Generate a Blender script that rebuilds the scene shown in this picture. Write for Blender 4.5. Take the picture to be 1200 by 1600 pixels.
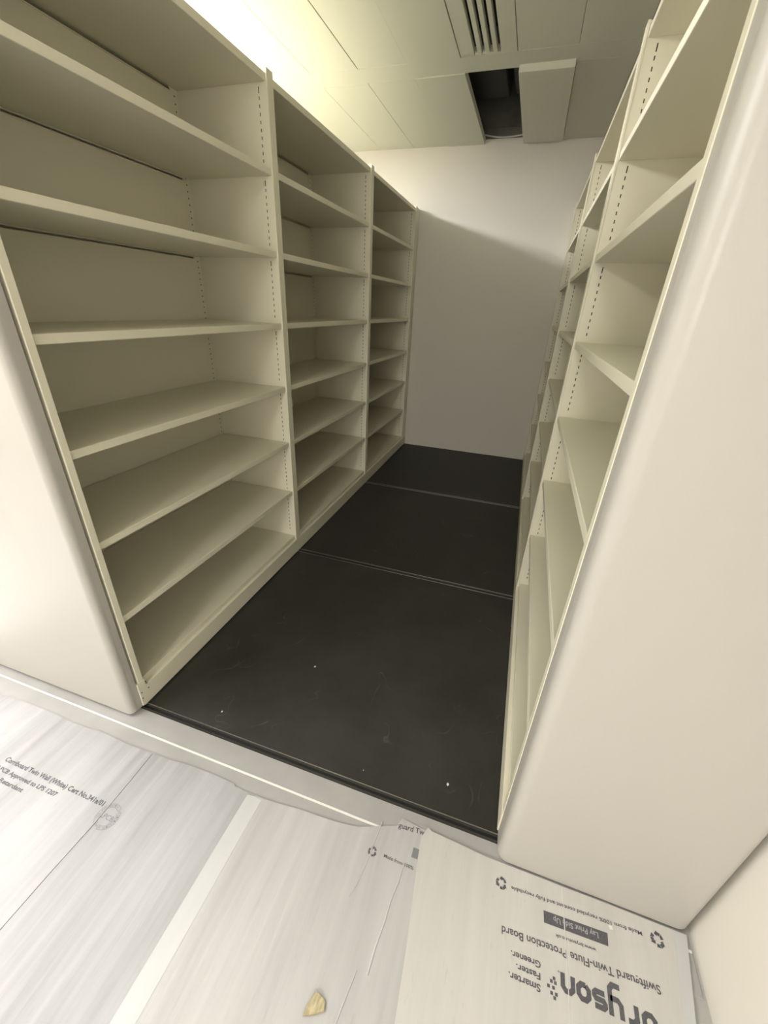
import bpy, bmesh, math, random
from mathutils import Matrix, Vector
random.seed(7)
for o in list(bpy.data.objects): bpy.data.objects.remove(o)
SC = bpy.context.scene
COL = SC.collection

# ------------------------------------------------------------------ camera, world, exposure, lights
W = 1.348            # clear aisle width between the two shelving faces
YW = 2.54            # back wall
ZC = 2.694           # ceiling
cam_d = bpy.data.cameras.new('camera'); cam = bpy.data.objects.new('camera', cam_d); COL.objects.link(cam)
cam_d.sensor_fit = 'VERTICAL'; cam_d.sensor_height = 32.0
cam_d.lens = 635.13 / 1600 * 32.0
cam_d.clip_start = 0.01; cam_d.clip_end = 50
cx = (0.94891559, 0.31278451, 0.04153365); cf = (-0.26141637, 0.85304737, -0.45163223); cu = (-0.17669374, 0.41770329, 0.89123694)
cam.matrix_world = Matrix(((cx[0], cu[0], -cf[0], 1.16815735), (cx[1], cu[1], -cf[1], -1.97511013), (cx[2], cu[2], -cf[2], 1.43363704), (0, 0, 0, 1)))
SC.camera = cam
wd = bpy.data.worlds.new('world'); SC.world = wd; wd.use_nodes = True
wd.node_tree.nodes['Background'].inputs[0].default_value = (0.9, 0.92, 1, 1)
wd.node_tree.nodes['Background'].inputs[1].default_value = 0.0
SC.view_settings.view_transform = 'Standard'; SC.view_settings.look = 'None'; SC.view_settings.gamma = 1
SC.view_settings.exposure = 0.1
SC.view_settings.use_curve_mapping = False
LAMP_COL = (1.0, 0.98, 0.985)
# recessed ceiling luminaires: (x0, x1, y0, y1, strength)
LAMPS = [(-1.33, -0.71, -2.778, -1.580, 26.5), (-1.95, -1.33, -.028, 1.170, 92.0), (0.53, 1.15, -6.903, -5.705, 80.0), (-1.95, -1.33, -1.403, -.205, 72.0)]
LAMP_SLOTS = {(3, -1.33), (3, -1.02), (1, -1.95), (1, -1.64), (6, .53), (6, .84), (2, -1.95), (2, -1.64)}   # (row, tile) positions the lamps take

# ------------------------------------------------------------------ materials
def mat(name, col, rough=0.5, metal=0.0, spec=0.5, bump=0.0, bscale=200.0, var=0.0, vscale=3.0, coord='Object', stretch=(1, 1, 1)):
    m = bpy.data.materials.new(name); m.use_nodes = True; nt = m.node_tree; b = nt.nodes['Principled BSDF']
    b.inputs['Base Color'].default_value = (*col, 1); b.inputs['Roughness'].default_value = rough; b.inputs['Metallic'].default_value = metal
    b.inputs['Specular IOR Level'].default_value = spec
    tc = nt.nodes.new('ShaderNodeTexCoord'); mp = nt.nodes.new('ShaderNodeMapping'); mp.inputs['Scale'].default_value = stretch
    nt.links.new(tc.outputs[coord], mp.inputs[0])
    if bump:
        n = nt.nodes.new('ShaderNodeTexNoise'); n.inputs['Scale'].default_value = bscale; n.inputs['Detail'].default_value = 3
        nt.links.new(mp.outputs[0], n.inputs['Vector'])
        bp = nt.nodes.new('ShaderNodeBump'); bp.inputs['Strength'].default_value = bump; bp.inputs['Distance'].default_value = 0.002
        nt.links.new(n.outputs['Fac'], bp.inputs['Height']); nt.links.new(bp.outputs[0], b.inputs['Normal'])
    if var:
        n = nt.nodes.new('ShaderNodeTexNoise'); n.inputs['Scale'].default_value = vscale; n.inputs['Detail'].default_value = 5
        nt.links.new(mp.outputs[0], n.inputs['Vector'])
        r = nt.nodes.new('ShaderNodeValToRGB'); r.color_ramp.elements[0].position = 0.3; r.color_ramp.elements[1].position = 0.7
        r.color_ramp.elements[0].color = (*[c * (1 - var) for c in col], 1); r.color_ramp.elements[1].color = (*[min(1, c * (1 + var)) for c in col], 1)
        nt.links.new(n.outputs['Fac'], r.inputs[0]); nt.links.new(r.outputs[0], b.inputs['Base Color'])
    return m
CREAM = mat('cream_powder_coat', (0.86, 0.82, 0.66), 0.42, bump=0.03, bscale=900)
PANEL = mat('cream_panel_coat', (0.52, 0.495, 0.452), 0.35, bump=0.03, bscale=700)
WALLM = mat('white_wall_paint', (0.77, 0.74, 0.67), 0.8, bump=0.05, bscale=300)
CEILM = mat('ceiling_tile_paint', (0.67, 0.675, 0.56), 0.6, bump=0.02, bscale=500)
UPPERWALL = mat('dark_upper_wall', (.20, .19, .16), .9, var=.2, vscale=12)  # darker mottled colour for the back wall above the ceiling
SLOTSHADE = mat('slot_shade_dark', (.05, .045, .035), .8)  # near-black colour standing in for the shade inside slots and holes
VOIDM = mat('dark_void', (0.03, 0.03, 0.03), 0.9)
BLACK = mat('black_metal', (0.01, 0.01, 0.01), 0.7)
GALV = mat('dusty_grey_metal', (0.16, 0.16, 0.14), 0.6, 0.3)
SCREED = mat('grey_floor_screed', (0.45, 0.44, 0.42), 0.6, var=0.06, vscale=6)
THRESH = mat('grey_threshold_metal', (0.41, 0.40, 0.39), 0.42, 0.0, var=0.07, vscale=9, bump=0.04)
WHITEL = mat('white_inlay', (0.85, 0.83, 0.78), 0.45)
RAIL = mat('dark_rail_steel', (0.10, 0.095, 0.09), 0.35, 0.7)
EDGE = mat('worn_bright_edge', (0.55, 0.54, 0.52), 0.3, 0.9)
TAPE = mat('frosted_tape', (0.56, 0.565, 0.56), 0.45, var=0.03, vscale=30, stretch=(1, .1, 1))
INK = mat('grey_print', (0.10, 0.10, 0.11), 0.6, var=0.25, vscale=300)
INKL = mat('pale_grey_print', (0.20, 0.20, 0.21), 0.6, var=0.3, vscale=300)
CHIPM = mat('tan_wood', (0.50, 0.42, 0.26), 0.8, var=0.25, vscale=60, stretch=(4, 1, 1), bump=0.3, bscale=150)
CRUMB = mat('white_crumb', (0.75, 0.74, 0.7), 0.8)
STEEL = mat('bright_screw', (0.18, 0.17, 0.15), 0.4, 0.8)
HOLEI = mat('cable_white', (0.6, 0.6, 0.58), 0.5)

def deck_mat():
    m = bpy.data.materials.new('charcoal_deck_vinyl'); m.use_nodes = True; nt = m.node_tree; b = nt.nodes['Principled BSDF']; N = nt.nodes.new; L = nt.links.new
    tc = N('ShaderNodeTexCoord')
    n1 = N('ShaderNodeTexNoise'); n1.inputs['Scale'].default_value = 3.5; n1.inputs['Detail'].default_value = 8; n1.inputs['Roughness'].default_value = 0.65; L(tc.outputs['Object'], n1.inputs['Vector'])
    r1 = N('ShaderNodeValToRGB'); e = r1.color_ramp.elements; e[0].position = .35; e[1].position = .8; e[0].color = (.030, .0285, .025, 1); e[1].color = (.054, .0515, .046, 1); L(n1.outputs['Fac'], r1.inputs[0])
    # scuffs: thin curved pale scratches of their own shape
    n2 = N('ShaderNodeTexNoise'); n2.inputs['Scale'].default_value = 2.2; n2.inputs['Detail'].default_value = 2; n2.inputs['Distortion'].default_value = 1.5; L(tc.outputs['Object'], n2.inputs['Vector'])
    a = N('ShaderNodeMath'); a.operation = 'SUBTRACT'; a.inputs[1].default_value = .5; L(n2.outputs['Fac'], a.inputs[0])
    ab = N('ShaderNodeMath'); ab.operation = 'ABSOLUTE'; L(a.outputs[0], ab.inputs[0])
    lt = N('ShaderNodeMapRange'); lt.inputs[1].default_value = 0; lt.inputs[2].default_value = .004; lt.inputs[3].default_value = 1; lt.inputs[4].default_value = 0; L(ab.outputs[0], lt.inputs[0])
    n3 = N('ShaderNodeTexNoise'); n3.inputs['Scale'].default_value = 9; n3.inputs['Detail'].default_value = 4; L(tc.outputs['Object'], n3.inputs['Vector'])
    mr = N('ShaderNodeMapRange'); mr.inputs[1].default_value = .50; mr.inputs[2].default_value = .68; mr.inputs[4].default_value = .28; L(n3.outputs['Fac'], mr.inputs[0])
    mu = N('ShaderNodeMath'); mu.operation = 'MULTIPLY'; L(lt.outputs[0], mu.inputs[0]); L(mr.outputs[0], mu.inputs[1])
    mx = N('ShaderNodeMix'); mx.data_type = 'RGBA'; L(mu.outputs[0], mx.inputs[0]); L(r1.outputs[0], mx.inputs[6]); mx.inputs[7].default_value = (.25, .25, .24, 1)
    L(mx.outputs[2], b.inputs['Base Color'])
    rr = N('ShaderNodeMapRange'); rr.inputs[3].default_value = .42; rr.inputs[4].default_value = .62; L(n1.outputs['Fac'], rr.inputs[0]); L(rr.outputs[0], b.inputs['Roughness'])
    b.inputs['Specular IOR Level'].default_value = 0.4
    n4 = N('ShaderNodeTexNoise'); n4.inputs['Scale'].default_value = 700; L(tc.outputs['Object'], n4.inputs['Vector'])
    bp = N('ShaderNodeBump'); bp.inputs['Strength'].default_value = .15; bp.inputs['Distance'].default_value = .001; L(n4.outputs['Fac'], bp.inputs['Height']); L(bp.outputs[0], b.inputs['Normal'])
    return m
DECK = deck_mat()

def sheet_mat(name, col, grime, seed):
    """printed white twin-wall board: fine flutes along y, streaky scuffed grime with a shape of its own"""
    m = bpy.data.materials.new(name); m.use_nodes = True; nt = m.node_tree; b = nt.nodes['Principled BSDF']; N = nt.nodes.new; L = nt.links.new
    tc = N('ShaderNodeTexCoord')
    mp = N('ShaderNodeMapping'); mp.inputs['Scale'].default_value = (1, .05, 1); mp.inputs['Location'].default_value = (seed, seed * .3, 0); L(tc.outputs['Object'], mp.inputs[0])
    wob = N('ShaderNodeMapping'); wob.inputs['Scale'].default_value = (1, .22, 1); wob.inputs['Location'].default_value = (seed, seed, 0); L(tc.outputs['Object'], wob.inputs[0])
    n1 = N('ShaderNodeTexNoise'); n1.inputs['Scale'].default_value = 26; n1.inputs['Detail'].default_value = 7; n1.inputs['Roughness'].default_value = .6; L(mp.outputs[0], n1.inputs['Vector'])
    n2 = N('ShaderNodeTexNoise'); n2.inputs['Scale'].default_value = 5; n2.inputs['Detail'].default_value = 4; L(wob.outputs[0], n2.inputs['Vector'])
    s = N('ShaderNodeMath'); s.operation = 'MULTIPLY'; L(n1.outputs['Fac'], s.inputs[0]); L(n2.outputs['Fac'], s.inputs[1])
    r = N('ShaderNodeValToRGB'); e = r.color_ramp.elements; e[0].position = .12; e[1].position = .38
    e[0].color = (*col, 1); e[1].color = (*[c * (1 - grime) for c in col], 1); L(s.outputs[0], r.inputs[0])
    n5 = N('ShaderNodeTexNoise'); n5.inputs['Scale'].default_value = 90; n5.inputs['Detail'].default_value = 3; L(wob.outputs[0], n5.inputs['Vector'])
    r5 = N('ShaderNodeMapRange'); r5.inputs[1].default_value = .66; r5.inputs[2].default_value = .8; r5.inputs[4].default_value = .35; L(n5.outputs['Fac'], r5.inputs[0])
    mx = N('ShaderNodeMix'); mx.data_type = 'RGBA'; L(r5.outputs[0], mx.inputs[0]); L(r.outputs[0], mx.inputs[6]); mx.inputs[7].default_value = (*[c * .6 for c in col], 1)
    L(mx.outputs[2], b.inputs['Base Color'])
    b.inputs['Roughness'].default_value = .5; b.inputs['Specular IOR Level'].default_value = .35
    # wrinkles
    w1 = N('ShaderNodeTexNoise'); w1.inputs['Scale'].default_value = 55; w1.inputs['Detail'].default_value = 4; w1.inputs['Distortion'].default_value = .4
    m3 = N('ShaderNodeMapping'); m3.inputs['Scale'].default_value = (1, .07, 1); m3.inputs['Location'].default_value = (seed * 2, 0, 0); L(tc.outputs['Object'], m3.inputs[0]); L(m3.outputs[0], w1.inputs['Vector'])
    bp = N('ShaderNodeBump'); bp.inputs['Strength'].default_value = .35; bp.inputs['Distance'].default_value = .003; L(w1.outputs['Fac'], bp.inputs['Height']); L(bp.outputs[0], b.inputs['Normal'])
    return m
SHEET_A = sheet_mat('white_twin_wall_board', (.485, .485, .493), .30, 1.7)
SHEET_B = sheet_mat('scuffed_twin_wall_board', (.55, .54, .535), .22, 5.1)
SHEET_C = sheet_mat('printed_twin_wall_board', (.62, .60, .565), .12, 9.3)

def emis(name, col, s):
    m = bpy.data.materials.new(name); m.use_nodes = True; b = m.node_tree.nodes['Principled BSDF']
    b.inputs['Base Color'].default_value = (.8, .8, .8, 1); b.inputs['Emission Color'].default_value = (*col, 1); b.inputs['Emission Strength'].default_value = s
    return m

# ------------------------------------------------------------------ helpers
def link(name, bm, m, parent=None, smooth=False):
    bmesh.ops.recalc_face_normals(bm, faces=bm.faces)
    me = bpy.data.meshes.new(name); bm.to_mesh(me); bm.free()
    o = bpy.data.objects.new(name, me); COL.objects.link(o)
    if m: me.materials.append(m)
    if smooth:
        for p in me.polygons: p.use_smooth = True
        me.shade_smooth() if hasattr(me, 'shade_smooth') else None
    if parent: o.parent = parent; o.matrix_parent_inverse = parent.matrix_world.inverted()
    return o
def box(bm, x0, x1, y0, y1, z0, z1, bev=0.0, seg=2, edges=None):
    t = bmesh.new()
    bmesh.ops.create_cube(t, size=1)
    for v in t.verts:
        v.co = Vector((x0 if v.co.x < 0 else x1, y0 if v.co.y < 0 else y1, z0 if v.co.z < 0 else z1))
    if bev:
        es = t.edges[:] if edges is None else [e for e in t.edges if edges(e)]
        bmesh.ops.bevel(t, geom=es, offset=bev, segments=seg, affect='EDGES', profile=.5)
    merge(bm, t)
def merge(bm, t, M=None):
    if M is not None: bmesh.ops.transform(t, matrix=M, verts=t.verts)
    me = bpy.data.meshes.new('tmp'); t.to_mesh(me); t.free(); bm.from_mesh(me); bpy.data.meshes.remove(me)
def tube(bm, pts, r, n=8):
    pts = [Vector(p) for p in pts]; rings = []
    for i, p in enumerate(pts):
        d = (pts[min(i + 1, len(pts) - 1)] - pts[max(i - 1, 0)]).normalized()
        u = d.orthogonal().normalized(); v = d.cross(u)
        if rings and i: 
            u = (pu - d * pu.dot(d)).normalized(); v = d.cross(u)
        pu = u
        rings.append([bm.verts.new(p + r * (math.cos(a) * u + math.sin(a) * v)) for a in [2 * math.pi * k / n for k in range(n)]])
    for a, b in zip(rings, rings[1:]):
        for k in range(n): bm.faces.new((a[k], a[(k + 1) % n], b[(k + 1) % n], b[k]))
    bm.faces.new(rings[0]); bm.faces.new(rings[-1])
def prism(bm, poly, z0, z1):
    a = [bm.verts.new((x, y, z0)) for x, y in poly]; b = [bm.verts.new((x, y, z1)) for x, y in poly]
    bm.faces.new(a); bm.faces.new(b)
    for i in range(len(poly)):
        j = (i + 1) % len(poly); bm.faces.new((a[i], a[j], b[j], b[i]))
def thing(name, label, cat, loc=(0, 0, 0), group=None):
    o = bpy.data.objects.new(name, None); COL.objects.link(o); o.location = loc; o['label'] = label; o['category'] = cat
    if group: o['group'] = group
    bpy.context.view_layer.update()
    return o
def tag(o, label, cat, group=None):
    o['label'] = label; o['category'] = cat
    if group: o['group'] = group
    return o
def struct(o): o['kind'] = 'structure'; return o

# ------------------------------------------------------------------ room shell
bm = bmesh.new(); box(bm, -3.3, W + .6, -7.2, YW + .1, -.12, -.004); struct(link('floor', bm, SCREED))
bm = bmesh.new(); box(bm, -3.3, W + .6, YW, YW + .1, -.004, ZC + .03); struct(link('wall_back', bm, WALLM))
bm = bmesh.new(); box(bm, -3.3, W + .6, YW, YW + .1, ZC + .03, ZC + .10); box(bm, -3.3, W + .6, YW + .004, YW + .1, ZC + .104, 3.3); struct(link('wall_back_void', bm, UPPERWALL)).name = 'wall_back.001'
bm = bmesh.new(); box(bm, 1.848, 1.948, -7.2, YW, -.004, 2.75); struct(link('wall_right', bm, WALLM))
bm = bmesh.new(); box(bm, -3.4, -3.3, -7.2, YW + .1, -.004, 2.75); struct(link('wall_left', bm, WALLM))
bm = bmesh.new(); box(bm, -3.4, 1.948, -7.3, -7.2, -.004, 2.75); struct(link('wall_front', bm, WALLM))
# ceiling: metal tiles 310 mm wide between cross strips
bm = bmesh.new()
xs = [0.22 + .31 * k for k in range(-12, 6)]
rows = [(1.345, YW), (-.03, 1.172), (-1.405, -.203), (-2.78, -1.578), (-4.155, -2.953), (-5.53, -4.328), (-6.905, -5.703), (-7.2, -7.078)]
strips = [(1.172, 1.345), (-.203, -.03), (-1.578, -1.405), (-2.953, -2.78), (-4.328, -4.155), (-5.703, -5.53), (-7.078, -6.905)]
holes = [(0, .53), (0, .84), (1, .53)]           # open slot, slot of the dropped tile, the grille
drop = {(1, .22): -.004, (0, .22): -.004, (1, -.09): .001}
for ri, (y0, y1) in enumerate(rows):
    for x in xs:
        xr = round(x, 2)
        if xr >= 1.78: continue
        if any(ri == h[0] and abs(h[1] - xr) < .02 for h in holes): continue
        if (ri, xr) in LAMP_SLOTS: continue
        dz = drop.get((ri, xr), random.uniform(-.0006, .0006))
        g = .0022 if (ri, xr) == (1, -.09) else .0009
        x1 = min(xr + .31, 1.848)
        box(bm, max(xr, -3.3) + g, x1 - g, y0 + g, y1 - g, ZC + dz, ZC + .04, .002, 2)
for y0, y1 in strips: box(bm, -3.3, 1.848, y0 + .0005, y1 - .0005, ZC, ZC + .04, .002, 1)
struct(link('ceiling', bm, CEILM))
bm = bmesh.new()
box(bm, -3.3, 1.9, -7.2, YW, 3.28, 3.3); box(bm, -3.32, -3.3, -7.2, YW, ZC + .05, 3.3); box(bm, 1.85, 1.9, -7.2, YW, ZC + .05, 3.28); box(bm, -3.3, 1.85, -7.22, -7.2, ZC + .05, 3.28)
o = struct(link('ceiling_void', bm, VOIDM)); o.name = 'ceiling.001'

# luminaires
for (x0, x1, y0, y1, s), lab in zip(LAMPS, ['lit recessed ceiling light in front of the left shelving', 'lit recessed ceiling light beyond the middle bay of the left shelving', 'lit recessed ceiling light far behind the viewer', 'lit recessed ceiling light beyond the front bay of the left shelving']):
    t = thing('ceiling_light', lab, 'ceiling light', ((x0 + x1) / 2, (y0 + y1) / 2, ZC))
    bm = bmesh.new()
    for a in ((x0, x0 + .02, y0, y1), (x1 - .02, x1, y0, y1), (x0 + .02, x1 - .02, y0, y0 + .02), (x0 + .02, x1 - .02, y1 - .02, y1)): box(bm, *a, ZC - .001, ZC + .05)
    box(bm, x0, x1, y0, y1, ZC + .05, ZC + .055)
    link('frame', bm, CEILM, t)
    bm = bmesh.new(); f = [bm.verts.new(p) for p in ((x0 + .02, y0 + .02, ZC + .01), (x0 + .02, y1 - .02, ZC + .01), (x1 - .02, y1 - .02, ZC + .01), (x1 - .02, y0 + .02, ZC + .01))]; bm.faces.new(f)
    me = bpy.data.meshes.new('diffuser'); bm.to_mesh(me); bm.free(); me.materials.append(emis('lit_diffuser', LAMP_COL, s))
    d = bpy.data.objects.new('diffuser', me); COL.objects.link(d); d.parent = t; d.matrix_parent_inverse = t.matrix_world.inverted()

# ------------------------------------------------------------------ shelving
ZS = [2.2386, 1.9395, 1.638, 1.3351, 1.0295, 0.7264, 0.425, 0.1206]
D = 0.44
def slotted(bm, fx, y, x0, x1, z0, z1, xc, hw, slots, axis='y'):
    """a thin wall in the plane y (or, with axis 'x', in the plane x = y) with a column of real slots cut through it"""
    def q(a, b, c, d):
        if b - a < 1e-6 or d - c < 1e-6: return
        P = [(a, c), (b, c), (b, d), (a, d)]
        bm.faces.new([bm.verts.new((fx(u), y, w) if axis == 'y' else (fx(y), u, w)) for u, w in P])
    q(x0, xc - hw, z0, z1); q(xc + hw, x1, z0, z1)
    z = z0
    for a, b in slots:
        q(xc - hw, xc + hw, z, a); z = b
    q(xc - hw, xc + hw, z, z1)
def slot_list(length, bigs):
    out = []; k = 0; z = .165
    while z < 2.20:
        near = [s for s in bigs if abs(z - (s - .026 - .013)) < .0126]
        hid = any(s - .03 < z < s + .012 for s in bigs)
        if near: out.append((z - .011, z + .009))
        elif not hid: out.append((z - length / 2, z + length / 2))
        z += .025
    return out
def leaf(bm, fx, y0, y1, top):
    """hollow sheet steel side leaf, y0..y1, slots on both faces"""
    sl = slot_list(.011, ZS)
    for y in (y0, y1): slotted(bm, fx, y, -D - .03, 0, .094, top, -.041, .0018, sl)
    def q(P): bm.faces.new([bm.verts.new((fx(a), b, c)) for a, b, c in P])
    q([(0, y0, .094), (0, y1, .094), (0, y1, top), (0, y0, top)])
    q([(-D - .03, y0, .094), (-D - .03, y1, .094), (-D - .03, y1, top), (-D - .03, y0, top)])
    q([(0, y0, top), (0, y1, top), (-D - .03, y1, top), (-D - .03, y0, top)])
    q([(0, y0, .094), (0, y1, .094), (-D - .03, y1, .094), (-D - .03, y0, .094)])
def unit(t, fx, dividers, yend, base0, double):
    """dividers: list of (y0, y1) solid extents; bays lie between them"""
    for i, (a, b) in enumerate(dividers):
        bm = bmesh.new()
        if b - a > .03:
            c = (a + b) / 2; leaf(bm, fx, a, c - .0015, 2.252); leaf(bm, fx, c + .0015, b, 2.252)
        else: leaf(bm, fx, a, b, 2.252)
        bmesh.ops.remove_doubles(bm, verts=bm.verts, dist=1e-6)
        o = link('upright', bm, CREAM, t)
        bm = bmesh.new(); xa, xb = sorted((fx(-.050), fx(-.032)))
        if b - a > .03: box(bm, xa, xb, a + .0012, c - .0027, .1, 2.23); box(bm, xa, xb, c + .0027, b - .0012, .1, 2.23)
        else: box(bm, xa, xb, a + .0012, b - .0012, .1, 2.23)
        link('slot_shade', bm, SLOTSHADE, o)  # dark strip added inside the leaf, paints the shade behind its slots
        bm = bmesh.new(); xa, xb = sorted((fx(-.006), fx(.0015)))
        box(bm, xa, xb, a - (.0028 if i else -.0005), b + (.0028 if i < len(dividers) - 1 else -.0005), .095, 2.2535, .0012, 2); link('front_lip', bm, CREAM, o)
    for (a0, a), (b, b1) in zip(dividers, dividers[1:]):
        for k, z in enumerate(ZS):
            bm = bmesh.new()
            xa, xb = sorted((fx(-D - .033 if k == 0 else -D + .004), fx(-.0075 if k < 7 else -.010)))
            box(bm, xa, xb, a + .0008, b - .0008, z - .026, z, .0022, 2)
            link('canopy' if k == 0 else 'shelf', bm, CREAM, t)
        # back posts with round holes
        for (p0, p1, pc) in ((a, a + .045, a + .022), (b - .045, b, b - .020)):
            bm = bmesh.new()
            sl = [(z - .0028, z + .0028) for z in [.165 + .025 * i for i in range(82)]]
            slotted(bm, fx, -D, p0, p1, .1, 2.235, pc, .0028, sl, 'x')
            bmesh.ops.remove_doubles(bm, verts=bm.verts, dist=1e-6)
            o = link('back_post', bm, CREAM, t)
            bm = bmesh.new(); xa, xb = sorted((fx(-D - .0015), fx(-D - .012))); box(bm, xa, xb, pc - .008, pc + .008, .11, 2.23); link('slot_shade', bm, SLOTSHADE, o)  # back strip added behind the post, paints the shade in its holes
        # back plate of every compartment, its folded top edge stopping just under the shelf
        for k in range(1, 8):
            zb, zt = ZS[k] - .03, ZS[k - 1] - .026 - .011
            bm = bmesh.new()
            xa, xb = sorted((fx(-D), fx(-D - .0012))); box(bm, xa, xb, a + .046, b - .046, zb, zt)
            xa, xb = sorted((fx(-D + .003), fx(-D - .016))); box(bm, xa, xb, a + .046, b - .046, zt - .004, zt, .0008, 1)
            link('back_plate', bm, CREAM, t)
    bm = bmesh.new(); xa, xb = sorted((fx(-D - .03), fx(-D - .034))); box(bm, xa, xb, dividers[0][0], dividers[-1][1], .1, 2.235)
    link('rear_skin', bm, CREAM, t)
    bm = bmesh.new(); xa, xb = sorted((fx(-D - .03), fx(.004)))
    box(bm, xa, xb, base0, yend, .007, .094, .0025, 2)
    link('base', bm, CREAM, t)

vert = lambda e: abs(e.verts[0].co.z - e.verts[1].co.z) > .5
def end_panel(t, x0, x1, y0, y1, z0, z1, r, m):
    bm = bmesh.new(); tt = bmesh.new(); bmesh.ops.create_cube(tt, size=1)
    for v in tt.verts: v.co = Vector((x0 if v.co.x < 0 else x1, y0 if v.co.y < 0 else y1, z0 if v.co.z < 0 else z1))
    es = [e for e in tt.edges if vert(e) and max(v.co.y for v in e.verts) < (y0 + y1) / 2]
    bmesh.ops.bevel(tt, geom=es, offset=r, segments=8, affect='EDGES', profile=.5)
    es = [e for e in tt.edges if not vert(e) and all(v.co.y < y1 - .001 for v in e.verts)
          and len(e.link_faces) == 2 and abs(e.link_faces[0].normal.z - e.link_faces[1].normal.z) > .5 or False]
    if es: bmesh.ops.bevel(tt, geom=es, offset=.006, segments=3, affect='EDGES', profile=.5)
    merge(bm, tt); o = link('end_panel', bm, m, t)
    for p in o.data.polygons: p.use_smooth = True
    o.data.set_sharp_from_angle(angle=math.radians(35)) if hasattr(o.data, 'set_sharp_from_angle') else None
    return o

# left: mobile double-sided run, three bays
L = thing('mobile_shelving', 'empty cream steel shelving run on the left, brightly lit rounded end panel', 'shelving', (-.47, .65, 0))
unit(L, lambda x: x, [(-1.227, -1.208), (-.024, .017), (1.207, 1.250), (2.402, 2.445)], 2.532, -1.228, True)
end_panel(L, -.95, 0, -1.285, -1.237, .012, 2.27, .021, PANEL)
bm = bmesh.new(); box(bm, -.95, -.016, -1.2372, -1.2272, .13, 2.25); link('gap_shade_strip', bm, mat('gap_shade_brown', (.10, .075, .05), .8), L)  # dark strip painting the shade in the gap between end panel and upright
bm = bmesh.new(); box(bm, -.95, -.002, 2.452, 2.53, .095, 2.25, .003, 1); link('rear_end_panel', bm, CREAM, L)
bm = bmesh.new(); box(bm, -.95, -.4745, -1.227, 2.45, .007, .094); box(bm, -.95, -.4745, -1.227, 2.45, 2.2126, 2.2386); box(bm, -.95, -.946, -1.227, 2.45, .094, 2.2126)
link('far_side_casing', bm, CREAM, L)
# corner bracket and its screws at the foot
bm = bmesh.new(); box(bm, -.012, .0045, -1.2355, -1.203, .012, .125, .001, 1); br = link('corner_bracket', bm, CREAM, L)
for y, z in ((-1.2055, .1105), (-1.202, .0985), (-1.2315, .077), (-1.200, .071), (-1.233, .048)):
    bm = bmesh.new(); bmesh.ops.create_cone(bm, cap_ends=True, segments=12, radius1=.0032, radius2=.0025, depth=.002, matrix=Matrix.Translation((.0052, y + .004, z)) @ Matrix.Rotation(math.pi / 2, 4, 'Y'))
    link('screw', bm, STEEL, br)
# handwheel that drives the run
hc = Vector((-.47, -1.335, 1.02))
bm = bmesh.new(); bmesh.ops.create_cone(bm, cap_ends=True, segments=32, radius1=.045, radius2=.04, depth=.05, matrix=Matrix.Translation((hc.x, -1.31, hc.z)) @ Matrix.Rotation(math.pi / 2, 4, 'X'))
hub = link('handwheel', bm, BLACK, L)
for k in range(3):
    a = math.radians(-10 + 120 * k); e = hc + .15 * Vector((math.cos(a), 0, math.sin(a)))
    bm = bmesh.new(); tube(bm, [hc, e], .009, 10); tube(bm, [e, e + Vector((0, -.055, 0))], .014, 12); link('spoke', bm, BLACK, hub)

# right: static run against the wall
Rr = thing('static_shelving', 'empty cream steel shelving run on the right behind a wide plain end panel', 'shelving', (W + .24, .65, 0))
unit(Rr, lambda x: W - x, [(-1.207, -1.186), (-.019, .019), (1.206, 1.245), (2.402, 2.445)], 2.532, -1.207, False)
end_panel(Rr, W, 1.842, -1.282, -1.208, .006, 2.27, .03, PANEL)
bm = bmesh.new(); box(bm, W + .002, 1.842, 2.452, 2.53, .095, 2.25, .003, 1); link('rear_end_panel', bm, CREAM, Rr)

# ------------------------------------------------------------------ dark deck, rails, threshold
deck = [(-1.212, -.016, 'nearest'), (.016, 1.226, 'middle'), (1.252, 2.525, 'farthest')]
labs = ['nearest charcoal floor panel, largest in view, with pale crumbs on it', 'middle charcoal floor panel between the two thin rails', 'farthest charcoal floor panel, touching the back wall']
for (a, b, n), lab in zip(deck, labs):
    bm = bmesh.new(); box(bm, -3.2, 1.84, a, b, -.004, 0, .0012, 2); tag(link('floor_panel', bm, DECK), lab, 'floor panel', 'dark floor panels of the aisle')
def rail(y0, y1, lab):
    t = thing('floor_rail', lab, 'rail', (W / 2, (y0 + y1) / 2, -.004), 'running rails set across the aisle floor')
    w = y1 - y0; m = (y0 + y1) / 2
    bm = bmesh.new(); box(bm, -3.2, 1.84, y0, m - w * .16, -.004, .0006, .0008, 1); box(bm, -3.2, 1.84, m + w * .16, y1, -.004, .0006, .0008, 1)
    link('rail_edge', bm, RAIL, t)
    bm = bmesh.new(); box(bm, -3.2, 1.84, m - w * .16, m + w * .16, -.0039, -.0032); link('groove', bm, BLACK, t)
    bm = bmesh.new()
    box(bm, -3.2, 1.84, y0 - .001, y0 + .0024, 0, .0014); box(bm, -3.2, 1.84, y1 - .0024, y1 + .001, 0, .0014)
    link('bright_edge', bm, EDGE, t)
rail(-.0155, .0155, 'steel rail crossing the floor between the nearest and middle dark panels')
rail(1.2265, 1.2515, 'thin steel rail crossing the floor between middle and farthest dark panels')
t = thing('floor_rail', 'steel rail along the front edge of the dark floor beside the grey threshold', 'rail', (W / 2, -1.225, -.004), 'running rails set across the aisle floor')
bm = bmesh.new(); box(bm, -3.2, 1.84, -1.2215, -1.2155, -.004, .0002); box(bm, -3.2, 1.84, -1.2385, -1.2315, -.004, 0); link('rail_edge', bm, RAIL, t)
bm = bmesh.new(); box(bm, -3.2, 1.84, -1.2315, -1.2215, -.0039, -.0033); link('groove', bm, BLACK, t)
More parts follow.
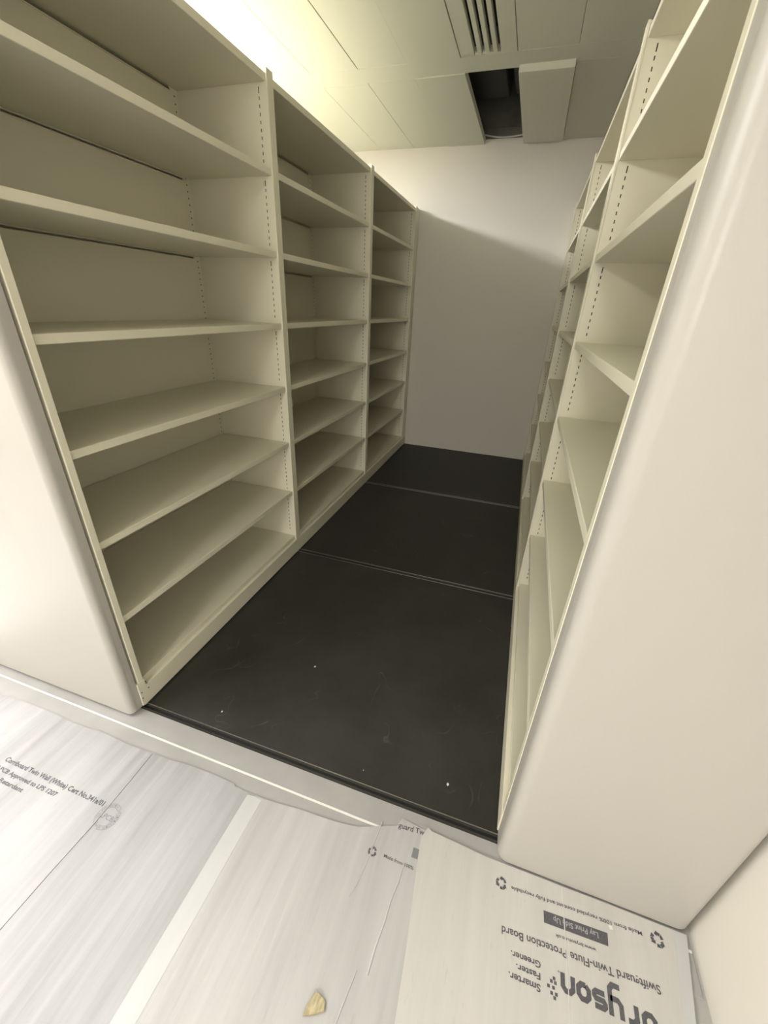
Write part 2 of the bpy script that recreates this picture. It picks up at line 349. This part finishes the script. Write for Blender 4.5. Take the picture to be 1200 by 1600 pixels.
bm = bmesh.new(); box(bm, -3.2, 1.84, -1.2152, -1.2128, -.004, .0012); link('bright_edge', bm, EDGE, t)
t = thing('threshold', 'pale grey metal threshold strip with a white inlaid line in front of the dark floor', 'threshold', (W / 2, -1.3, -.004))
bm = bmesh.new(); box(bm, -3.2, 1.84, -1.3115, -1.2395, -.004, 0, .001, 1); box(bm, -3.2, 1.84, -1.40, -1.3185, -.004, -.0005, .0008, 1); link('strip', bm, THRESH, t)
bm = bmesh.new(); box(bm, -3.2, 1.84, -1.3183, -1.3117, -.004, .0006, .0006, 1); link('inlay_line', bm, WHITEL, t)

# ------------------------------------------------------------------ printed protection boards
FONT = None
def text_into(bm, s, p0, p1, cap, z, bold=0.0, shear=0.0):
    """flat lettering from p0 (start of baseline) to p1 (end of baseline), given capital height"""
    cu_ = bpy.data.curves.new('t', 'FONT'); cu_.body = s; cu_.size = 1; cu_.offset = bold; cu_.shear = shear; cu_.resolution_u = 3
    o = bpy.data.objects.new('t', cu_); COL.objects.link(o); bpy.context.view_layer.update()
    dg = bpy.context.evaluated_depsgraph_get(); me = bpy.data.meshes.new_from_object(o.evaluated_get(dg))
    bpy.data.objects.remove(o); bpy.data.curves.remove(cu_)
    if not me.vertices: return
    xs_ = [v.co.x for v in me.vertices]; x0, x1 = min(xs_), max(xs_)
    p0 = Vector(p0); p1 = Vector(p1); d = p1 - p0; Ln = d.length; d /= Ln; u = Vector((-d.y, d.x))
    sx = Ln / (x1 - x0); sy = cap / .73
    for v in me.vertices:
        P = p0 + d * ((v.co.x - x0) * sx) + u * (v.co.y * sy); v.co = Vector((P.x, P.y, z))
    bm.from_mesh(me); bpy.data.meshes.remove(me)
def poly(bm, P, z): bm.faces.new([bm.verts.new((x, y, z)) for x, y in P])
def recycle(bm, c, r, z, rot=0):
    for k in range(3):
        a0 = rot + k * 2 * math.pi / 3
        def pt(ang, rad): return (c[0] + rad * math.cos(a0 + ang), c[1] + rad * math.sin(a0 + ang))
        R_ = math.radians
        # folded band: straight, corner, straight, then the arrow head
        poly(bm, [pt(R_(0), r * .95), pt(R_(38), r * 1.0), pt(R_(30), r * .55), pt(R_(-4), r * .50)], z)
        poly(bm, [pt(R_(42), r * 1.0), pt(R_(72), r * .95), pt(R_(72), r * .55), pt(R_(34), r * .56)], z)
        poly(bm, [pt(R_(70), r * 1.12), pt(R_(70), r * .36), pt(R_(104), r * .72)], z)
def finish_flat(name, bm, m, parent):
    for f in bm.faces:
        if f.normal.z < 0: f.normal_flip()
    me = bpy.data.meshes.new(name); bm.normal_update()
    bmesh.ops.reverse_faces(bm, faces=[f for f in bm.faces if f.normal.z < 0]); bm.to_mesh(me); bm.free(); me.materials.append(m)
    o = bpy.data.objects.new(name, me); COL.objects.link(o); o.parent = parent; o.matrix_parent_inverse = parent.matrix_world.inverted(); return o
ZT = .003
ZC2 = .0065
# left board
A = thing('protection_board', 'white floor protection board on the left printed with certificate lettering', 'floor protection board', (-.4, -2.2, 0), 'boards laid over the floor')
edgeA = [(-1.6, -1.39), (-.568, -1.379), (-.42, -1.371), (-.271, -1.370), (-.20, -1.374), (-.131, -1.373), (-.055, -1.366), (.06, -1.371), (.177, -1.367), (.26, -1.364), (.30, -1.359), (.385, -1.356), (.506, -1.357), (.512, -1.364), (.588, -1.366)]
bm = bmesh.new(); prism(bm, [(-1.6, -3.6)] + edgeA + [(.588, -3.6)], 0, ZT); link('board', bm, SHEET_A, A)
bm = bmesh.new()
text_into(bm, 'Corriboard Twin Wall (White) Cert No.341a/01', (-.268, -1.553), (.163, -1.551), .0145, ZT + .0004, .03)
text_into(bm, 'LPCB Approved to LPS 1207', (-.262, -1.581), (0, -1.579), .0125, ZT + .0004, .03)
text_into(bm, 'Fire Retardant', (-.262, -1.606), (-.111, -1.605), .0125, ZT + .0004, .03)
finish_flat('printed_text', bm, INK, A)
bm = bmesh.new(); c = (.203, -1.567)
text_into(bm, 'LPCB', (.181, -1.575), (.226, -1.575), .014, ZT + .0004, .0)
for r0, r1 in ((.0365, .0355), (.0265, .0255)):
    for i in range(48):
        if i in (5, 6, 32, 33, 34) : continue
        a, b = 2 * math.pi * i / 48, 2 * math.pi * (i + 1) / 48
        poly(bm, [(c[0] + r0 * math.cos(a), c[1] + r0 * math.sin(a)), (c[0] + r0 * math.cos(b), c[1] + r0 * math.sin(b)), (c[0] + r1 * math.cos(b), c[1] + r1 * math.sin(b)), (c[0] + r1 * math.cos(a), c[1] + r1 * math.sin(a))], ZT + .0004)
ring = 'LOSS PREVENTION CERTIFICATION BOARD '
for i, ch in enumerate(ring):
    if ch == ' ': continue
    a = math.radians(215 - i * 360 / len(ring)); ca, sa = math.cos(a), math.sin(a)
    q = Vector((c[0] + .028 * ca, c[1] + .028 * sa)); tdir = Vector((sa, -ca)) * .0019
    text_into(bm, ch, q - tdir, q + tdir, .0062, ZT + .0004, .0)
finish_flat('printed_stamp', bm, INKL, A)
# long crease
bm = bmesh.new()
P = [(.1765, -1.368), (.180, -1.45), (.182, -1.523), (.183, -1.60), (.178, -1.72), (.176, -1.846), (.175, -2.1), (.175, -2.6)]
for (a, b), (a2, b2) in zip(P, P[1:]):
    lo, hi = (a - .003, a + .0008), (a2 - .003, a2 + .0008)
    vs = [bm.verts.new(q) for q in ((a - .004, b, ZT), (a, b, ZT + .0022), (a + .0006, b, ZT), (a2 + .0006, b2, ZT), (a2, b2, ZT + .0022), (a2 - .004, b2, ZT))]
    bm.faces.new((vs[0], vs[1], vs[4], vs[5])); bm.faces.new((vs[1], vs[2], vs[3], vs[4]))
link('crease', bm, SHEET_A, A)
# middle board
B = thing('protection_board', 'wrinkled white floor protection board in the middle with a torn top corner', 'floor protection board', (.86, -2.2, 0), 'boards laid over the floor')
edgeB = [(.59, -1.364), (.617, -1.366), (.68, -1.361), (.748, -1.354), (.80, -1.352), (.857, -1.349), (.90, -1.344), (.937, -1.338), (.985, -1.320), (1.029, -1.303), (1.050, -1.294), (1.059, -1.270), (1.10, -1.275), (1.16, -1.281)]
bm = bmesh.new(); prism(bm, [(.59, -3.6)] + edgeB + [(1.16, -3.6)], 0, ZT); link('board', bm, SHEET_B, B)
bm = bmesh.new(); zt = ZT + .0004
text_into(bm, 'guard Tw', (1.054, -1.2985), (1.1345, -1.2935), .0155, zt, .012)
finish_flat('printed_text', bm, INK, B); bm = bmesh.new()
text_into(bm, 'Made from 100%', (1.035, -1.385), (1.124, -1.387), .009, zt, .012)
finish_flat('printed_text', bm, INK, B)
bm = bmesh.new(); recycle(bm, (1.0, -1.383), .0135, zt, .5); finish_flat('recycling_symbol', bm, INK, B)
bm = bmesh.new(); poly(bm, [(1.112, -1.333), (1.137, -1.333), (1.137, -1.358), (1.111, -1.359)], zt); finish_flat('printed_block', bm, mat('grey_block_print', (.22, .23, .23), .5), B)
def ridge(name, P, w, h, m, par, z=ZT):
    bm = bmesh.new()
    for (a, b), (a2, b2) in zip(P, P[1:]):
        vs = [bm.verts.new(q) for q in ((a - w, b, z), (a, b, z + h), (a + w * .25, b, z), (a2 + w * .25, b2, z), (a2, b2, z + h), (a2 - w, b2, z))]
        bm.faces.new((vs[0], vs[1], vs[4], vs[5])); bm.faces.new((vs[1], vs[2], vs[3], vs[4]))
    return link(name, bm, m, par)
ridge('crease', [(1.096, -1.385), (1.093, -1.43), (1.085, -1.47), (1.082, -1.52), (1.075, -1.57), (1.073, -1.62)], .004, .0022, SHEET_B, B)
ridge('crease', [(1.004, -1.30), (.998, -1.37), (.993, -1.42), (.985, -1.47), (.975, -1.5)], .003, .0012, SHEET_B, B)
ridge('crease', [(1.045, -1.62), (1.03, -1.72), (1.026, -1.85)], .003, .0016, SHEET_B, B)
# right board, overlapping the middle one
Cc = thing('protection_board', 'white floor protection board on the right with large upside-down printed lettering', 'floor protection board', (1.5, -2.2, 0), 'boards laid over the floor')
edgeC = [(1.142, -1.268), (1.155, -1.276), (1.24, -1.281), (1.321, -1.287), (1.44, -1.286), (1.551, -1.286), (1.64, -1.285), (1.834, -1.286)]
leftC = [(1.164, -1.80), (1.155, -1.67), (1.148, -1.55), (1.138, -1.441), (1.130, -1.354), (1.128, -1.30)]
bm = bmesh.new(); prism(bm, [(1.17, -3.6), (1.166, -2.2)] + leftC + edgeC + [(1.807, -1.449), (1.800, -1.8), (1.79, -3.6)], .0035, ZC2); link('board', bm, SHEET_C, Cc)
zt = ZC2 + .0004
bm = bmesh.new()
text_into(bm, 'Made from 100% recycled content and fully recyclable', (1.722, -1.318), (1.393, -1.333), .0085, zt, .02)
finish_flat('printed_text', bm, INK, Cc); bm = bmesh.new()
text_into(bm, 'www.bryson.co.uk', (1.604, -1.391), (1.506, -1.396), .0072, zt, .02)
finish_flat('printed_text', bm, INK, Cc); bm = bmesh.new()
text_into(bm, 'Swiftguard Twin-Flute Protection Board', (1.742, -1.411), (1.373, -1.4255), .0165, zt, .018)
finish_flat('printed_text', bm, INK, Cc); bm = bmesh.new()
text_into(bm, 'Smarter.', (1.468, -1.503), (1.394, -1.5045), .0135, zt, .025)
text_into(bm, 'Faster.', (1.468, -1.483), (1.411, -1.485), .0125, zt, .025)
text_into(bm, 'Greener.', (1.469, -1.462), (1.398, -1.465), .013, zt, .025)
finish_flat('printed_text', bm, INK, Cc)
def stroke(bm, P, w, z, f):
    """a flat stroke of width w along the polyline P, mitred; f maps letter space to the floor"""
    P = [Vector(p) for p in P]; Ls, Rs = [], []
    for i, p in enumerate(P):
        d0 = (p - P[i - 1]).normalized() if i else None; d1 = (P[i + 1] - p).normalized() if i < len(P) - 1 else None
        d0 = d0 or d1; d1 = d1 or d0
        n0 = Vector((-d0.y, d0.x)); n1 = Vector((-d1.y, d1.x)); m = (n0 + n1).normalized(); k = w / 2 / max(.35, m.dot(n0))
        Ls.append(p + m * k); Rs.append(p - m * k)
    for i in range(len(P) - 1): poly(bm, [f(Ls[i]), f(Ls[i + 1]), f(Rs[i + 1]), f(Rs[i])], z)
def logo_letters(bm, z):
    h, wd, w, q = .0345, .0330, .0102, .0065            # x-height, letter width, stroke, corner cut
    e = w / 2; a, b_, B_, T_ = e, wd - e, e, h - e
    A0 = Vector((1.7225, -1.4665)); A1 = Vector((1.5145, -1.4635)); d = (A1 - A0); Ln = d.length; d /= Ln; u = Vector((-d.y, d.x))
    step = (Ln - wd) / 5
    ring = [(a + q, B_), (b_ - q, B_), (b_, B_ + q), (b_, T_ - q), (b_ - q, T_), (a + q, T_), (a, T_ - q), (a, B_ + q), (a + q, B_)]
    G = {'b': [[(a, h + .0165), (a, B_ + q), (a + q, B_), (b_ - q, B_), (b_, B_ + q), (b_, T_ - q), (b_ - q, T_), (a, T_)]],
         'r': [[(a + .003, 0), (a + .003, T_ - q), (a + .003 + q, T_), (b_ - .001, T_)]],
         'y': [[(a, h), (a, B_ + q), (a + q, B_), (b_, B_)], [(b_, h), (b_, -.010), (b_ - q, -.018), (a, -.018)]],
         's': [[(b_, T_), (a + q * .6, T_), (a, T_ - q * .6), (a, h / 2 + .004), (a + q * .5, h / 2), (b_ - q * .5, h / 2), (b_, h / 2 - .004), (b_, B_ + q * .6), (b_ - q * .6, B_), (a, B_)]],
         'o': [ring], 'n': [[(a, 0), (a, T_ - q), (a + q, T_), (b_ - q, T_), (b_, T_ - q), (b_, 0)]]}
    for k, ch in enumerate('bryson'):
        def f(p, o=k * step):
            P = A0 + d * (o + p.x) + u * p.y; return (P.x, P.y)
        for st in G[ch]: stroke(bm, st, w, z, f)
for c_, r_ in (((1.366, -1.335), .0155), ((1.758, -1.321), .017)):
    bm = bmesh.new(); recycle(bm, c_, r_, zt, .3); finish_flat('recycling_symbol', bm, INK, Cc)
bm = bmesh.new()
logo_letters(bm, zt)
s = .0062
for x, y in ((1.4995, -1.481), (1.493, -1.4875), (1.4865, -1.4975), (1.493, -1.5075), (1.4995, -1.514), (1.502, -1.488), (1.4975, -1.4975), (1.5035, -1.507)):
    poly(bm, [(x - s / 2, y - s / 2), (x + s / 2, y - s / 2), (x + s / 2, y + s / 2), (x - s / 2, y + s / 2)], zt)
text_into(bm, '®', (1.513, -1.463), (1.508, -1.463), .004, zt)
finish_flat('printed_logo', bm, INK, Cc)
bm = bmesh.new(); poly(bm, [(1.636, -1.350), (1.478, -1.357), (1.4785, -1.3825), (1.6345, -1.3765)], zt - .0002); finish_flat('printed_block', bm, INK, Cc)
bm = bmesh.new(); text_into(bm, 'Lay Print Side Up', (1.612, -1.3575), (1.502, -1.3625), .012, zt + .0002, .01); finish_flat('block_text', bm, mat('pale_reversed_print', (.42, .42, .42), .5), Cc)
bm = bmesh.new(); P = [(1.805, -1.2865), (1.8335, -1.2865), (1.8065, -1.449), (1.7995, -1.8), (1.7895, -3.4), (1.764, -3.4), (1.773, -1.8), (1.781, -1.449)]
prism(bm, P, ZC2, ZC2 + .0005); link('edge_tape', bm, TAPE, Cc)
ridge('crease', [(1.53, -1.288), (1.531, -1.40), (1.533, -1.60), (1.535, -1.9)], .003, .0008, SHEET_C, Cc, ZC2)
bm = bmesh.new(); poly(bm, [(1.640, -1.3315), (1.649, -1.331), (1.651, -1.3385), (1.643, -1.3405)], zt + .0003)
finish_flat('torn_patch', bm, CRUMB, Cc)
# tape over the joint of left and middle board
bm = bmesh.new(); P = [(.565, -1.372), (.590, -1.369), (.6175, -1.372)]
P = P + [(.616, -1.55), (.614, -1.853), (.614, -3.4), (.560, -3.4), (.561, -1.871), (.563, -1.6)]
prism(bm, P, ZT, ZT + .0006); tag(link('joint_tape', bm, TAPE), 'long strip of pale frosted tape joining the left and middle floor boards', 'tape')

# ------------------------------------------------------------------ debris
bm = bmesh.new(); P = [(.967, -1.684), (.978, -1.684), (.995, -1.690), (.999, -1.705), (.984, -1.714), (.970, -1.721), (.955, -1.727), (.958, -1.712)]
prism(bm, P, ZT + .0005, ZT + .0065); bmesh.ops.bevel(bm, geom=bm.edges[:], offset=.0012, segments=2, affect='EDGES')
for v in bm.verts: v.co.z += random.uniform(-.0004, .0004)
tag(link('wood_chip', bm, CHIPM), 'small tan wood splinter lying on the wrinkled middle board', 'wood chip')
for (x, y, r, lab) in ((.53, -.824, .0052, 'white crumb on dark floor, farthest from the grey threshold'), (.294, -1.147, .0035, 'tiny white crumb on dark floor, closest to the left shelving'), (1.177, -1.12, .0055, 'white crumb on dark floor near the right shelving'), (.891, -1.172, .0025, 'tiny speck on dark floor by the front rail')):
    bm = bmesh.new(); bmesh.ops.create_icosphere(bm, subdivisions=1, radius=r)
    for v in bm.verts: v.co = Vector((x + v.co.x * random.uniform(.4, 1.1), y + v.co.y * random.uniform(.6, 1.5), r * .35 + v.co.z * .35))
    tag(link('plaster_crumb', bm, CRUMB), lab, 'crumb', 'crumbs on the dark floor')

# ------------------------------------------------------------------ ceiling fittings
t = thing('air_grille', 'long white ceiling air grille with four dark slots', 'air vent', (.685, .57, ZC))
bm = bmesh.new(); y0, y1 = rows[1]
sl = [(.612, .632), (.657, .677), (.700, .720), (.742, .762)]
sl = [(.608, .628), (.650, .670), (.692, .712), (.734, .754)]
xx = [.5315] + [v for s_ in sl for v in s_] + [.8385]
for a, b in zip(xx[::2], xx[1::2]): box(bm, a, b, y0 + .001, y1 - .001, ZC - .001, ZC + .03, .0015, 1)
for a, b in sl: box(bm, a, b, y1 - .014, y1 - .001, ZC - .001, ZC + .03, .001, 1); box(bm, a, b, y0 + .001, y0 + .014, ZC - .001, ZC + .03, .001, 1)
link('frame', bm, CEILM, t)
bm = bmesh.new(); box(bm, .59, .78, y0, y1, ZC + .12, ZC + .125); box(bm, .59, .595, y0, y1, ZC + .03, ZC + .12); box(bm, .775, .78, y0, y1, ZC + .03, ZC + .12); link('plenum', bm, BLACK, t)
# dropped tile
t = thing('ceiling_tile', 'white metal ceiling tile hanging loose beside the open ceiling slot', 'ceiling tile', (1.0, 1.9, ZC - .03))
bm = bmesh.new()
tt = bmesh.new(); box(tt, .845, 1.150, 1.312, 2.475, -.030, .010, .003, 2)
for v in tt.verts: v.co.z += ZC + (v.co.y - 1.3) * .006 - .004
merge(bm, tt); link('tile_pan', bm, CEILM, t)
# inside of the opening
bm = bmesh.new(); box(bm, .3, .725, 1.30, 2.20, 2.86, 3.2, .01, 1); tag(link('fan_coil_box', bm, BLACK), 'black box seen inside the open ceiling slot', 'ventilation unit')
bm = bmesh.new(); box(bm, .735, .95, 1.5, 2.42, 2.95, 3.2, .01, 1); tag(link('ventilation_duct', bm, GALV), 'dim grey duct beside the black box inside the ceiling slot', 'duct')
bm = bmesh.new(); tube(bm, [(.44 + .46 * k / 16, 2.50, 2.762 - .022 * k / 16 - .03 * math.sin(math.pi * k / 16)) for k in range(17)], .0055, 8)
tag(link('cable', bm, HOLEI, smooth=True), 'thin white cable sagging across the open ceiling slot', 'cable')
